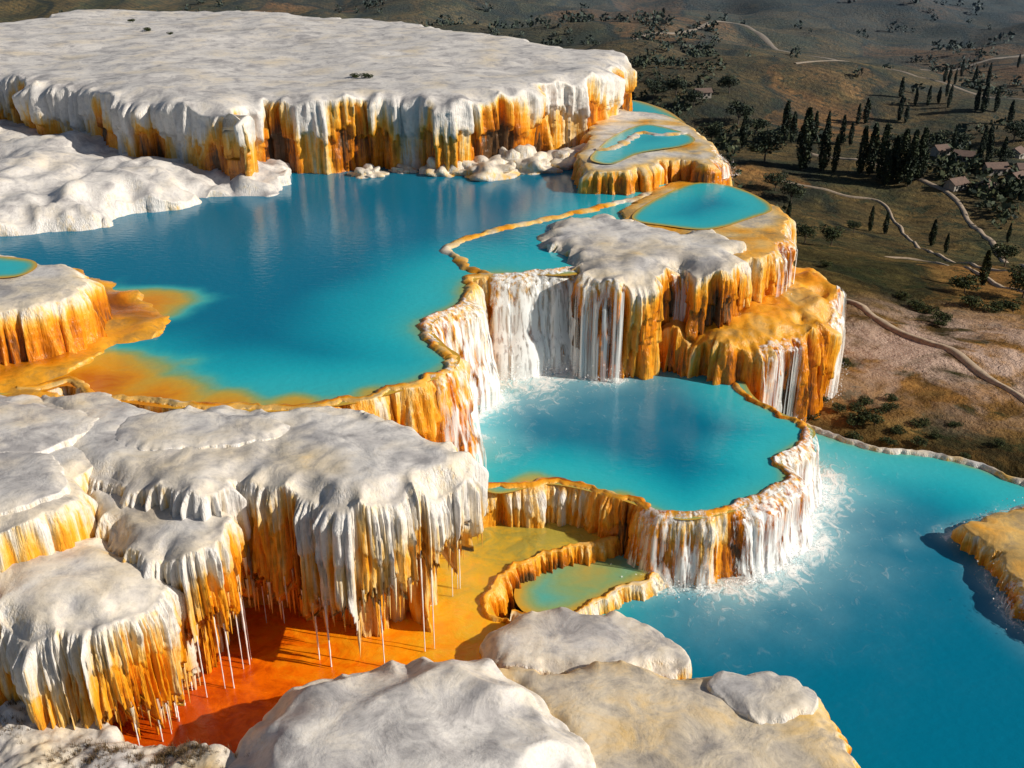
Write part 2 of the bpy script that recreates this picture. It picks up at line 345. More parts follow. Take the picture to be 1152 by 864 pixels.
def fall(name,cur,wa,wb,zend,a=1.,off=.12,flare=.0,raw=.2):
    i,j=sorted((near(cur,wa),near(cur,wb)))
    x=cur['x'][:,i:j+1].copy();y=cur['y'][:,i:j+1].copy();z=cur['z'][:,i:j+1].copy()
    n=cur['n'][i:j+1]
    ox=(x-cur['p'][i:j+1,0])*n[:,0]+(y-cur['p'][i:j+1,1])*n[:,1]
    k=max(4,(j-i)//12)
    pad=np.pad(ox,((0,0),(k,k)),mode='edge'); mx=sw(pad,2*k+1,axis=1).max(-1)
    pad=np.pad(mx,((0,0),(k,k)),mode='edge'); mx=sw(pad,2*k+1,axis=1).mean(-1)
    om=mx*(1-raw)+raw*ox
    om=np.maximum.accumulate(om,axis=0)
    z0=z.max(); om=om+off*sm((z0-z)/.4)+flare*sat((z0-z)/5)**2
    s_=np.arange(om.shape[1])*np.linalg.norm(np.diff(cur['p'][i:i+2],axis=0)); om=om+.05*np.abs(pn(s_*3.,z*.15,4.))
    x=cur['p'][i:j+1,0]+n[:,0]*om; y=cur['p'][i:j+1,1]+n[:,1]*om
    z=z+.03
    C=x.shape[1]; u=np.linspace(0,1,C)[None]
    al=a*sm(u/.1)*sm((1-u)/.1)*(.75+.3*sm((z0-z)/3.0))
    keep=z.mean(1)>zend-.4
    x,y,z,al=x[keep],y[keep],np.maximum(z[keep],zend-.02),al[keep]
    mesh(name,np.stack([x.ravel(),y.ravel(),z.ravel()],1),gridfaces(*x.shape),None,{'a':al.ravel()},FM)
    SPR.append((np.stack([x[-1],y[-1]],1),zend,a,z0-zend))
    return np.stack([x[-1],y[-1]],1)

TT='travertine_terrace'
terrace('white_travertine_plateau','plateau',-2,ds=.15,g=.9,rd=.3,RR=1.8,tna=.35,tnf=.09,sc=1.3,sf=.12,ctop=.0,cvar=.1,mat=TR,R=70,kf=.8,am=(1.2,.9,.6,.2),rl=.25,layers=[(2.4,.5,.35)],c=(.0,.58,3.6,.6))
terrace('white_travertine_bank','bank',-1,zt=1.6,ds=.2,g=.35,rd=1.3,RR=4,rv=.5,tna=.8,tnf=.18,tnr=.12,sc=1.3,sf=.16,ctop=.0,cvar=.06,mat=TR,R=20,kf=.6,am=(.8,.4,.1,.03),rl=.2,slope=.3,c=(.02,.05,2,.08))
terrace(TT,'lobe',-.5,ds=.08,g=.3,rd=.15,RR=.8,mat=TR,R=50,kf=1.3,slope=.2,c=(.15,.6,1.5,.3),tna=.05,rv=.6)
terrace('travertine_apron','apron',-.4,ds=.12,g=.3,rd=.2,RR=3,tna=.16,tnf=.5,mat=TR,R=10,rl=.1,am=(.3,.2,.1,0),slope=1.2,ctop=.55,cvar=.3,c=(.45,.3,.6,.3))
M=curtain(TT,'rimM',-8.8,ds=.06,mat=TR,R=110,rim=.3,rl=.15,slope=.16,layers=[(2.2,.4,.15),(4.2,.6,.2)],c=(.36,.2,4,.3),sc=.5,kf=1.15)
ridge('pool_rim','divM',mat=TR,c0=.35,w=.28,h=.08)
E=terrace(TT,'shelfE',-7,ds=.06,g=.25,rd=.35,RR=1.2,sc=.7,tna=.18,mat=TR,R=95,kf=1.15,layers=[(2.,.5,.2),(3.8,.6,.25)],c=(.14,.5,1.8,.4),am=(.9,.8,.5,.17))
R2=terrace(TT,'tierR2',-5,ds=.07,g=.4,rd=.08,RR=.6,rv=0,tna=.04,mat=TR,R=70,kf=1.15,layers=[(2.2,.5,.2)],c=(.4,.25,1.5,.3),am=(.8,.7,.5,.17),ctop=.3,cvar=.3)
R3=terrace(TT,'tierR3',-12,ds=.07,g=.2,rd=.9,RR=2.2,rv=.7,tna=.3,tnf=.6,mat=TR,R=110,kf=1.15,layers=[(2.4,.5,.2)],c=(.45,.2,1.5,.25),am=(.9,.8,.5,.17),ctop=.48,cvar=.3,slope=.12)
R1=terrace(TT,'tierR1',-9,ds=.12,g=.4,rd=.1,RR=.8,rv=0,tna=.05,mat=TR,R=90,c=(.3,.35,1.,.3),am=(.8,.8,.5,.15),ctop=.1,cvar=.3,slope=.2)
ridge('pool_rim','rimR1',mat=TR,c0=.2,w=.4,h=.1)
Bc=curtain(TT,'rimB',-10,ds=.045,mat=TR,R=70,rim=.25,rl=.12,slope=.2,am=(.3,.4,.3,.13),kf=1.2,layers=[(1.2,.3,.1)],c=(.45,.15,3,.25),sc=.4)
Jh=lambda X,Y:np.interp(X,[-20,-10,-6,-4.5,-2.5,0],[4.2,4.4,4.2,3.6,2.0,1.5])
OJ='overhanging_travertine_shelf'
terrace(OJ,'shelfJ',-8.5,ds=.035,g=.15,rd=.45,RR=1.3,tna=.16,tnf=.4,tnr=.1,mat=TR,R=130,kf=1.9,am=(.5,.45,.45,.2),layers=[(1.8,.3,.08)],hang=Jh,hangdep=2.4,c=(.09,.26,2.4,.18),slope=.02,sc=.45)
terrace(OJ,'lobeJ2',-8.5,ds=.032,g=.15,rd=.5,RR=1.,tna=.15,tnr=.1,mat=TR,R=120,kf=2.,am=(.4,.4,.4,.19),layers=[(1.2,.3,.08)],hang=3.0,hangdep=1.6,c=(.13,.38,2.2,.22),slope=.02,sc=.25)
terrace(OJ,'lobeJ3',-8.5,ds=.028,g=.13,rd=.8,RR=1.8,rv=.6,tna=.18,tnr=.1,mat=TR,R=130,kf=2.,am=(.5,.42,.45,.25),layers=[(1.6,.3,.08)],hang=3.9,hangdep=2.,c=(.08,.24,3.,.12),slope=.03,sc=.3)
SL='travertine_slab'
terrace(SL,'slabJ0',-4,ds=.08,g=.2,rd=.2,RR=.8,tna=.15,tnr=.1,mat=TR,R=40,kf=1.5,am=(.4,.3,.15,.05))
for q in ('slabJa','slabJb','slabJc'):
    terrace(SL,q,0.0,ds=.05,g=.15,rd=.12,RR=.5,tna=.08,tnr=.1,mat=TR,R=10,rl=.1,am=(.1,.1,.06,.02),sc=.2,c=(.05,.1,1,.05))
terrace('travertine_boulder','slabK1',-9.5,ds=.05,g=.11,rd=1.2,RR=3.4,rv=.25,tna=.2,tnf=.22,tnr=.07,mat=TR,R=50,kf=1.3,am=(.4,.2,.06,.02),rl=.3,sc=.25,ctop=.0,cvar=.06,c=(.05,.1,3,.1))
terrace(SL,'slabK2',-9.5,ds=.04,g=.13,rd=.25,RR=.8,tna=.12,tnr=.1,mat=TR,R=70,kf=1.6,am=(.4,.35,.3,.12),sc=.25,ctop=.17,cvar=.05,c=(.25,.4,.9,.25))
terrace(SL,'slabK2b',-6.5,ds=.04,g=.12,rd=.15,RR=.5,tna=.08,tnr=.1,mat=TR,R=12,rl=.1,kf=1.6,am=(.1,.1,.08,.03),sc=.15,ctop=.0,c=(.05,.15,.9,.1))
terrace(SL,'slabK3',-9.5,ds=.05,g=.14,rd=.2,RR=.8,tna=.1,tnr=.1,mat=TR,R=30,kf=1.6,am=(.3,.2,.1,.05),sc=.15,ctop=.04,cvar=.1,c=(.1,.35,1.,.2))
K4=terrace('travertine_rock','rockK4',-9.5,ds=.05,g=.08,rd=.3,RR=1.4,tna=.3,tnf=.5,tnr=.3,mat=TR,R=40,kf=1.6,am=(.4,.3,.2,.08),sc=.3,ctop=.08,cvar=.2,c=(.1,.3,1.,.2))
curtain(TT,'rimT1',-9.4,ds=.04,mat=TR,R=30,rim=.15,rl=.08,slope=.2,kf=1.6,am=(.3,.3,.25,.1),c=(.4,.2,1,.2),sc=.3,sf=.6)
H1=curtain(TT,'rimH1',-9.4,ds=.04,mat=TR,R=24,rim=.15,rl=.08,slope=.3,kf=1.6,am=(.3,.3,.2,.08),c=(.25,.2,1,.2),sc=.25,sf=.6)
Q=terrace(TT,'terraceQ',-9.5,ds=.06,g=.3,rd=.1,RR=.6,rv=0,mat=TR,R=30,kf=1.4,am=(.4,.4,.3,.12),ctop=.35,c=(.35,.25,.8,.2))
ridge('pool_rim','shoreC',mat=TR,c0=.12,w=.22,h=.15)
# stalactites
r=np.random.default_rng(3); VV=[];FF=[];cc=[];o=0
for (p,n,of,zc,g0) in HANG:
    m=len(p); idx=r.choice(m,int(m*.5),replace=False,p=(g0+.05)/np.sum(g0+.05))
    for i in idx:
        ins=r.random()**1.5*.9; rad=.03+.06*r.random(); ln=(.3+1.4*r.random()**2); q=p[i]+n[i]*(of[i]-.05-ins); z0=zc[i]+.35
        for k,u in enumerate((0,.35,.7,1)):
            rr=rad*(1-u)**.7+.006
            for j in range(6):
                an=j*math.pi/3; VV.append((q[0]+rr*math.cos(an),q[1]+rr*math.sin(an),z0-(ln+.35)*u)); cc.append(.22+.3*ins+.2*u)
        for k in range(3):
            for j in range(6): FF.append((o+k*6+j,o+(k+1)*6+j,o+(k+1)*6+(j+1)%6,o+k*6+(j+1)%6))
        o+=24
mesh('stalactites',VV,FF,None,{'c':cc},TR)
# falls
f0=pts('-1.5,55.6 4.4,56.5 -3.12,45.41 -2.4,51.8 -3.6,41.4 -2.45,43.6')
b1=fall('waterfall',M,f0[0],f0[1],-5.7,a=1.2,off=.25,flare=.5,raw=.12)
b2=fall('waterfall',M,f0[2],f0[3],-5.7,a=1.0,off=.15,flare=.4)
b2b=fall('waterfall',M,f0[4],f0[5],-7.6,a=.65,off=.12,flare=.3)
b3=fall('waterfall',Bc,(9.6,38.9),(15.8,47.89),-9,a=1.15,off=.1,flare=.35,raw=.3)
b3b=fall('waterfall',Bc,(6.0,39.6),(9.5,38.9),-9,a=.8,off=.1,flare=.2,raw=.5)
b4=fall('waterfall',E,(3.9,54.5),(6.4,53.7),-5.7,a=.85,off=.12)
b4b=fall('waterfall',E,(8.6,55.6),(10.6,55.9),-5.7,a=.6,off=.1)
b5=fall('waterfall',R3,(14.0,53.3),(17.2,54.8),-9,a=.75)
b6=fall('waterfall',R3,(19.2,57.1),(20.8,61.8),-9,a=.9)
b7=fall('waterfall',R2,(15.4,58.7),(17.9,63.5),-3.2,a=.6)
b8=fall('waterfall',Q,(22.3,41.5),(23.2,38.8),-9,a=.8)
b9=fall('waterfall',R1,(14.9,75.7),(16.2,82.),0.3,a=.85)
pool('turquoise_pool','waterM',[(-19.22,41.01,5.5,1.),(-15.87,39.4,4.5,.9),(-12.57,38.72,3,.8),(-9.47,38.64,2.5,.65),(-20.4,50.5,4.5,.9),(-6.15,39.84,2,.5)],mat=WM,ew=.9,es=.6,dw=9,g=.4)
pool('turquoise_pool','waterB',[(1.03,41.35,2.,.6),(5.22,40.4,1.3,.5)],[(b1,2.6,1.),(b2,1.5,.9),(b4,1.,.8),(b4b,.6,.6)],g=.22,mat=WM,ew=.6,es=.5,dw=5)
pool('turquoise_pool','waterC',[(3.0,35.2,3,.3)],[(b3,1.8,1.),(b3b,.8,.8),(b5,.7,.6),(b8,.5,.7),([(9.5,37.2),(10.3,36.4),(11,35.4)],.8,.33),([(16.6,43.2),(18,42.6),(19.5,41.6)],.9,.33),([(15.4,40.5),(16.4,39.6)],.7,.28)],g=.25,mat=WM,ew=.7,es=.3,dw=8)
pool('turquoise_pool','poolP2',[],g=.3,mat=WM,ew=.4,es=.6)
pool('turquoise_pool','poolR1',[],g=.4,mat=WM,ew=.5,es=.5)
pool('turquoise_pool','poolL',[],g=.3,mat=WM,ew=.5,es=.6)
pool('shallow_green_pool','waterH1',[(3.5,38.2,6,.4)],g=.2,mat=WM,ew=1.2,es=.6)
# spray where the falls land
def spraymat():
    m,t,b=nt('spray_droplets'); b.inputs['Base Color'].default_value=(.9,.93,.95,1); b.inputs['Roughness'].default_value=.4; b.inputs['Alpha'].default_value=.55; return m
r=np.random.default_rng(31); Cs=[]
for (q,ze,a,hh) in SPR:
    L_=np.linalg.norm(np.diff(q,axis=0),axis=1).sum(); m=int(L_*a*75)
    i=r.integers(0,len(q),m); h=r.exponential(.16+.03*hh,m)
    Cs.append(np.stack([q[i,0]+r.normal(size=m)*.28,q[i,1]+r.normal(size=m)*.28-.12,ze+.02+np.minimum(h,1.1)],1))
C=np.concatenate(Cs)
a=r.normal(size=C.shape); a/=np.linalg.norm(a,axis=1)[:,None]; b_=np.cross(a,r.normal(size=C.shape)); b_/=np.linalg.norm(b_,axis=1)[:,None]; s=(.018+.04*r.random(len(C)))[:,None]
mesh('water_spray',np.stack([C-a*s,C+b_*s,C+a*s,C-b_*s],1).reshape(-1,3),np.arange(4*len(C)).reshape(-1,4),None,{},spraymat())
def floormat():
    m,t,b=nt('orange_basin'); pos=N(t,'ShaderNodeNewGeometry').outputs['Position']
    a=N(t,'ShaderNodeAttribute',attribute_name='y').outputs['Fac']
    n1=noise(t,vmul(t,pos,(1,1.4,1)),.6,6,.62,1.); n2=noise(t,pos,3.,5,.65,.6)
    f=math_(t,'ADD',a,math_(t,'ADD',math_(t,'MULTIPLY',math_(t,'SUBTRACT',n1,.5),.8),math_(t,'MULTIPLY',math_(t,'SUBTRACT',n2,.5),.35)),None,True)
    col=ramp(t,f,[(0,(.55,.07,.002)),(.22,(.9,.17,.002)),(.45,(.95,.32,.006)),(.68,(.85,.47,.02)),(.88,(.62,.42,.04)),(1,(.4,.34,.06))])
    L(t,col,b.inputs['Base Color'])
    L(t,ramp(t,n1,[(.35,.06),(.6,.3)]),b.inputs['Roughness'])
    bp=N(t,'ShaderNodeBump'); bp.inputs['Strength'].default_value=.5; bp.inputs['Distance'].default_value=.12
    L(t,math_(t,'ADD',n1,math_(t,'MULTIPLY',n2,.3)),bp.inputs['Height']); L(t,bp.outputs[0],b.inputs['Normal']); return m
z,c=P0['floor']; p=catmull(c,True,.2); V,f,_,_=fill(p,.2)
X,Y=V[:,0],V[:,1]
gx=(X+8)*.045+(Y-28)*.035
mesh('orange_mineral_basin',np.stack([X,Y,z+.08*fbm(X*.4,Y*.4,2.,4)-.05],1),None,[t for t in f if len(t)==3],{'y':sat(.17+gx)},floormat())
# drips
def drips(items):
    VV=[];FF=[];o=0;al=[]
    for (x,y,h,r) in items:
        k=14; zt=-7.6+h+.5; zb=-7.65
        for i in range(k):
            u=i/(k-1); zc=zt+(zb-zt)*u; rr=r*(1-.45*u)*(1+.25*math.sin(i*2.1+x*7))
            for j in range(6):
                an=j*math.pi/3; VV.append((x+rr*math.cos(an),y+rr*math.sin(an),zc)); al.append(1.6)
        for i in range(k-1):
            for j in range(6):
                FF.append((o+i*6+j,o+i*6+(j+1)%6,o+(i+1)*6+(j+1)%6,o+(i+1)*6+j))
        o+=k*6
    mesh('dripping_water',VV,FF,None,{'a':al},FM)
dl=[tuple(float(v) for v in q.split(',')) for q in '-14.64,28.18,3.5,.06 -13.63,28.54,3.4,.04 -12.30,31.48,3.8,.10 -12.54,31.58,3.8,.06 -11.64,32.55,3.4,.04 -10.35,33.67,3.4,.03 -8.34,33.96,3.6,.03 -7.64,34.55,3.0,.03 -6.18,33.33,4.0,.05 -5.76,35.46,3.0,.03 -5.33,35.77,2.9,.03 -4.80,36.41,3.3,.03 -3.04,38.21,3.3,.04 -4.21,37.40,3.1,.03 -13.34,31.74,3.1,.03 -9.60,33.67,3.4,.04 -17.57,28.54,2.4,.04 -13.33,29.96,3.1,.03'.split()]
r=np.random.default_rng(17)
for (p,n,of,zc,g0) in HANG:
    m=len(p)
    for i in r.choice(m,26,replace=False,p=(g0+.02)/np.sum(g0+.02)):
        q=p[i]+n[i]*(of[i]-.12); dl.append((q[0],q[1],zc[i]+7.3,.018+.03*r.random()))
drips(dl)
def blob(name,x,y,z,r,h,seed,c0=.1):
    nu,nv=48,24
    u=np.linspace(0,2*math.pi,nu,endpoint=False)[None]; v=np.linspace(.001,math.pi*.62,nv)[:,None]
    dx,dy,dz=np.cos(u)*np.sin(v),np.sin(u)*np.sin(v),np.cos(v)+0*u
    q=1+.4*(np.abs(pn(dx*1.6+seed,dy*1.6,dz*1.6))*2-.4)+.1*fbm(dx*5+seed,dy*5,dz*2,3)
    X=x+dx*q*r;Y=y+dy*q*r;Z=z+dz*q*h
    mesh(name,np.stack([X.ravel(),Y.ravel(),Z.ravel()],1),gridfaces(nv,nu,True),None,{'c':(c0+.4*(1-dz)*np.abs(pn(dx*3+seed,dy*3,dz))).ravel()},TR)
for i,(x,y,r_,h) in enumerate([(-11.4,79,1.3,.6),(-5.6,79.9,1.7,1.1),(-2,79.9,2.6,1.2),(1.2,81,2.3,1.4),(4.1,82.6,2.2,1.1),(6.6,85,1.8,.9),(8.8,87.7,1.8,1.1),(-8.7,80.2,1.1,.5),(-.3,80.6,1.5,1.5)]):
    blob('travertine_boulder',x,y,-.1,r_,h,i*3.7)

# ---------- ground
def Gz(x,y):
    x=np.asarray(x,float);y=np.asarray(y,float)
    l=(x-16)*.447+(y-53)*.894
    far=sm((y-90)/120)
    g=-10.9+2.0*sm(l/1.5)-21*sm((l-6)/130)
    g=g+(9*fbm(x/110,y/110,1.,3)*far)+.7*fbm(x/9,y/9,2.,3)*sm(l/6)*(1-sm((y-150)/150))
    g=g+3*np.abs(pn(x/35,y/35,4.))*far
    g=g+30*fbm(x/500,y/500,5.,3)*sm((y-350)/500)+70*sm((y-900)/2500)
    return g
def axis(lo,hi,a,b,st,gr):
    v=list(np.arange(a,b,st)); s=st;c=v[-1]
    while c<hi: s*=gr;c+=s;v.append(c)
    s=st;c=a;pre=[]
    while c>lo: s*=gr;c-=s;pre.append(c)
    return np.array(pre[::-1]+v)
ax=axis(-3500,4500,-40,130,1.,1.03); ay=axis(-60,7000,30,220,1.,1.016)
X,Y=np.meshgrid(ax,ay); Z=Gz(X,Y)
pale=sat(1.4-np.hypot((X-32)/11,(Y-66)/11))
def haze(t,pos,col):  # aerial haze painted into the base colour, bluer with world distance
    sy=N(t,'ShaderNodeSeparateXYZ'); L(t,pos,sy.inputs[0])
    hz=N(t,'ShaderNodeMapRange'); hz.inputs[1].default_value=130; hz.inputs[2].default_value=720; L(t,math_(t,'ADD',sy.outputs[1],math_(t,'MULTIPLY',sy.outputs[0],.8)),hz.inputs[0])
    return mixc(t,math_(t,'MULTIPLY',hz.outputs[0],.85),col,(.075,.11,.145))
def groundmat():
    m,t,b=nt('valley_ground'); pos=N(t,'ShaderNodeNewGeometry').outputs['Position']
    a=N(t,'ShaderNodeAttribute',attribute_name='pale').outputs['Fac']
    n1=noise(t,pos,.014,6,.6,.8); n2=noise(t,pos,.1,7,.65,.4); n3=noise(t,pos,.8,6,.7)
    col=ramp(t,n1,[(.32,(.07,.065,.026)),(.42,(.17,.12,.045)),(.5,(.3,.175,.06)),(.57,(.13,.11,.042)),(.66,(.33,.21,.085)),(.75,(.1,.1,.045))])
    wp=N(t,'ShaderNodeVectorMath',operation='ADD'); L(t,pos,wp.inputs[0])
    nw=N(t,'ShaderNodeTexNoise'); nw.inputs['Scale'].default_value=.02; L(t,pos,nw.inputs['Vector'])
    L(t,vmul(t,nw.outputs['Color'],(35,35,0)),wp.inputs[1])
    wz=vmul(t,wp.outputs[0],(1,.6,0))
    vor=N(t,'ShaderNodeTexVoronoi',feature='F1'); vor.inputs['Scale'].default_value=.022; L(t,wz,vor.inputs['Vector'])
    sp=N(t,'ShaderNodeSeparateColor'); L(t,vor.outputs['Color'],sp.inputs[0])
    fld=ramp(t,sp.outputs[0],[(0,(.5,.62,.5)),(.3,(1.3,1.12,.88)),(.55,(.7,.85,.62)),(.8,(1.5,1.25,.95)),(1,(.6,.6,.5))],'CONSTANT')
    col=mixc(t,.75,col,fld,'MULTIPLY')
    ve=N(t,'ShaderNodeTexVoronoi',feature='DISTANCE_TO_EDGE'); ve.inputs['Scale'].default_value=.022; L(t,wz,ve.inputs['Vector'])
    hedge=math_(t,'MULTIPLY',ramp(t,ve.outputs['Distance'],[(.012,1.),(.04,0.)]),ramp(t,n2,[(.42,0.),(.5,1.)]))
    col=mixc(t,math_(t,'MULTIPLY',hedge,.85),col,(.02,.026,.012))
    col=mixc(t,.7,col,ramp(t,n2,[(.3,.3),(.5,.9),(.7,1.6)]),'MULTIPLY')
    col=mixc(t,.7,col,ramp(t,n3,[(.3,.4),(.5,1.),(.7,1.4)]),'MULTIPLY')
    wv=N(t,'ShaderNodeTexWave',wave_type='BANDS',bands_direction='DIAGONAL'); wv.inputs['Scale'].default_value=.16; wv.inputs['Distortion'].default_value=6; wv.inputs['Detail Scale'].default_value=.3; L(t,pos,wv.inputs['Vector'])
    col=mixc(t,.3,col,wv.outputs['Color'],'MULTIPLY')
    scr=ramp(t,noise(t,pos,.3,6,.72),[(.54,0.),(.59,1.)])
    col=mixc(t,math_(t,'MULTIPLY',scr,.8),col,(.03,.04,.014))
    pf=math_(t,'MULTIPLY',a,ramp(t,noise(t,pos,.2,6,.62,.8),[(.4,0.),(.55,1.)]))
    col=mixc(t,pf,col,(.58,.43,.35))
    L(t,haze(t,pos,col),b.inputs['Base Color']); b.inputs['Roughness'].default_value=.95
    b.inputs['Specular IOR Level'].default_value=.1
    bp=N(t,'ShaderNodeBump'); bp.inputs['Strength'].default_value=1.; bp.inputs['Distance'].default_value=1.
    L(t,math_(t,'ADD',n3,n2),bp.inputs['Height']); L(t,bp.outputs[0],b.inputs['Normal']); return m
mesh('valley_ground',np.stack([X.ravel(),Y.ravel(),Z.ravel()],1),gridfaces(*X.shape)[:,::-1],None,{'pale':pale.ravel()},groundmat())
def plain(name,col,rough=.9,hz=True,var=.4,sc=2.):
    m,t,b=nt(name); pos=N(t,'ShaderNodeNewGeometry').outputs['Position']
    c=mixc(t,var,col,ramp(t,noise(t,pos,sc,4,.6),[(.3,.3),(.7,1.5)]),'MULTIPLY')
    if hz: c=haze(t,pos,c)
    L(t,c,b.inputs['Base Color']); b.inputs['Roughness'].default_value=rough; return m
PM=plain('path_dirt',(.42,.33,.24))
def path(q,w,name='dirt_path'):
    q=catmull(pts(q),False,1.); n=normals(q,False)
    w=w*(1+.3*pn(q[:,0]*.2,q[:,1]*.2))
    rows=[]
    for k in (-1,-.5,0,.5,1):
        P=q+n*(w*k)[:,None]; rows.append(np.stack([P[:,0],P[:,1],Gz(P[:,0],P[:,1])+(.2 if abs(k)<1 else -.1)],1))
    mesh(name,np.concatenate(rows),gridfaces(5,len(q)),None,{},PM)
path('26.9,78 28.2,76 28.9,71 30.4,67 31.8,62 32.8,56.5 33.2,53',.4)
path('60,209 71.3,198 77.8,187 80,177 76.2,156 67.6,125',.6)
path('30,360 41,370 60,395 90,430 105,385 128,365 145,360 190,380',1.3)
path('80,295 96,305 110,310 127,290 145,270 180,262',.8)
path('45.5,120 52,118 49,100 47.4,86 46,76',.3)
path('48.3,190 61.6,183 67.7,176 59.8,140 56.6,116 58,100',.35)
# ---------- trees
def leafmat():
    m,t,b=nt('leaves'); pos=N(t,'ShaderNodeNewGeometry').outputs['Position']
    a=N(t,'ShaderNodeAttribute',attribute_name='v').outputs['Fac']
    c=ramp(t,a,[(0,(.014,.024,.009)),(.5,(.04,.058,.02)),(1,(.085,.1,.032))])
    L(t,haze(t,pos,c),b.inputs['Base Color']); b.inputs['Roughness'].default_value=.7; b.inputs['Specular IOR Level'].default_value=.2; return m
LF=leafmat(); BK=plain('bark',(.1,.07,.05))
def quads(C,size,r):
    n=len(C); a=r.normal(size=(n,3)); a/=np.linalg.norm(a,axis=1)[:,None]; b=np.cross(a,r.normal(size=(n,3))); b/=np.linalg.norm(b,axis=1)[:,None]
    s=(size*(.6+.8*r.random(n)))[:,None]
    V=np.stack([C-a*s,C+b*s*.6,C+a*s,C-b*s*.6],1).reshape(-1,3)
    return V,np.arange(4*n).reshape(-1,4)
def trunk(h,r,lean=0,limbs=()):
    V=[];Fq=[]
    def seg(p0,p1,r0,r1):
        o=len(V); d=(p1-p0); d/=np.linalg.norm(d); a=np.cross(d,[.3,1,.1]); a/=np.linalg.norm(a); b=np.cross(d,a)
        for p,rr in ((p0,r0),((p0+p1)/2,(r0+r1)/2*.95),(p1,r1)):
            for j in range(7):
                an=j*2*math.pi/7; V.append(p+rr*(a*math.cos(an)+b*math.sin(an)))
        for i in range(2):
            for j in range(7): Fq.append((o+i*7+j,o+i*7+(j+1)%7,o+(i+1)*7+(j+1)%7,o+(i+1)*7+j))
    seg(np.array([0,0,-.1]),np.array([lean,0,h]),r,r*.5)
    for l in limbs: seg(np.array([lean*.8,0,h*.8]),np.array(l),r*.45,r*.12)
    return np.array(V),np.array(Fq)
def treemesh(name,kind,seed):
    r=np.random.default_rng(seed)
    if kind=='cypress':
        n=1500; h=r.random(n)**.9; prof=np.sin(np.pi*np.clip(h*.86+.1,0,1))**.75*(1-h*.35)
        an=r.random(n)*2*math.pi; rad=.12*prof*(.55+.5*r.random(n))*(1+.25*np.sin(an*3+h*9+seed))
        C=np.stack([rad*np.cos(an),rad*np.sin(an),.04+h*.96],1); V,Fq=quads(C,np.full(n,.028),r)
        v=np.repeat(sat(.35+.9*pn(C[:,0]*9,C[:,1]*9,C[:,2]*7)+.25*(r.random(n)-.5)),4)
        tv,tf=trunk(.5,.018)
    else:
        limbs=[]; Cs=[]
        for i in range(9 if kind=='tree' else 7):
            an=r.random()*6.28; rr=.12+.24*r.random(); hh=.42+.4*r.random() if kind=='tree' else .2+.3*r.random()
            c=np.array([rr*math.cos(an),rr*math.sin(an),hh]); limbs.append(c)
            m=170; d=r.normal(size=(m,3)); d/=np.linalg.norm(d,axis=1)[:,None]; d*=(.13+.09*r.random(m))[:,None]*np.array([1.1,1.1,.8])
            Cs.append(c+d)
        C=np.concatenate(Cs); V,Fq=quads(C,np.full(len(C),.035),r)
        v=np.repeat(sat(.45+.9*pn(C[:,0]*5,C[:,1]*5,C[:,2]*5+seed)+.3*(r.random(len(C))-.5)),4)
        tv,tf=trunk(.35 if kind=='tree' else .12,.03,.02,limbs)
    me=mesh(name,np.vstack([V,tv]),np.vstack([Fq,tf+len(V)]),None,{'v':np.concatenate([v,np.zeros(len(tv))])},LF,smooth=False,link=False)
    me.materials.append(BK)
    mi=np.zeros(len(Fq)+len(tf),np.int32); mi[len(Fq):]=1; me.polygons.foreach_set('material_index',mi)
    return me
CY=[treemesh('cypress_tree','cypress',i) for i in range(4)]
TRE=[treemesh('olive_tree','tree',i+10) for i in range(4)]
SH=[treemesh('shrub','shrub',i+20) for i in range(3)]
def put(name,me,x,y,h,wd=1.,z=None):
    o=bpy.data.objects.new(name,me); o.location=(x,y,float(Gz(x,y))-.05 if z is None else z); o.scale=(h*wd,h*wd,h); o.rotation_euler=(0,0,rng.random()*6.28)
    bpy.context.scene.collection.objects.link(o)
tri=lambda s:[tuple(float(v) for v in q.split(',')) for q in s.split()]
cyl=tri('50.2,219,7.6 59.9,222,8.3 60.8,219,6.4 57.1,196,11.5 66.1,221,6.1 72.2,232,5 71.2,218,6 72.8,217,4.7 67.8,194,8.8 69.3,193,9.5 70.3,190,10.1 72.2,189,8.2 73.4,188,9.7 74.4,186,10 76.8,188,9.4 61,196,8.9 63,195,7 89.3,257,6.1 87,256,5 59,160,4.1 60.8,158,3.5 64.4,148,4 63.6,141,2.9 117,258,6 118.4,257,7 122,258,6 93.7,197,5.8 95.5,195,6.1 89,178,3.4 91.3,177,3.5 46.2,93,3.5 104.6,266,4.3 107.5,265,4.9 110.5,266,4 113,265,4.6 43.6,154,3.4 91.5,196,4.9 77,150,3 99.4,257,4.2')
r=np.random.default_rng(21)
for (cx,cy,s,m) in [(73,190,3,4),(110,266,7,4),(122,244,6,3),(98,216,5,3),(150,330,12,6),(106,192,4,3),(128,300,9,4)]:
    for _ in range(m): cyl.append((cx+r.normal()*s,cy+r.normal()*s*.7,r.uniform(4.,6.5)))
for i,(x,y,h) in enumerate(cyl):
    put('cypress_tree',CY[i%4],x,y,h*1.05,.85+.3*rng.random())
for i,(x,y,h) in enumerate(tri('36.6,266.1,5.5 42.4,266.6,5.0 32.7,279.6,4.7 44.0,222.8,5.1 50.2,199.0,6.6 55.4,249.4,5.8 56.9,236.4,4.6 42.0,126.9,2.8 40.8,134.5,2.7 91.7,218.7,4.9 99.1,222.9,4.1 48.9,183.4,3.6 50.9,179.2,3.9 60.8,117.9,3.1 40.5,84.4,2.2 45.2,83.3,2.8 46.0,259.7,4.4 56.4,267.8,5.1 38.5,253.8,3.9 83.7,218.1,4.0 109.0,219.2,4.6 53.1,150.8,2.1 97,199,4')):
    put('olive_tree',TRE[i%4],x,y,h,1.3)
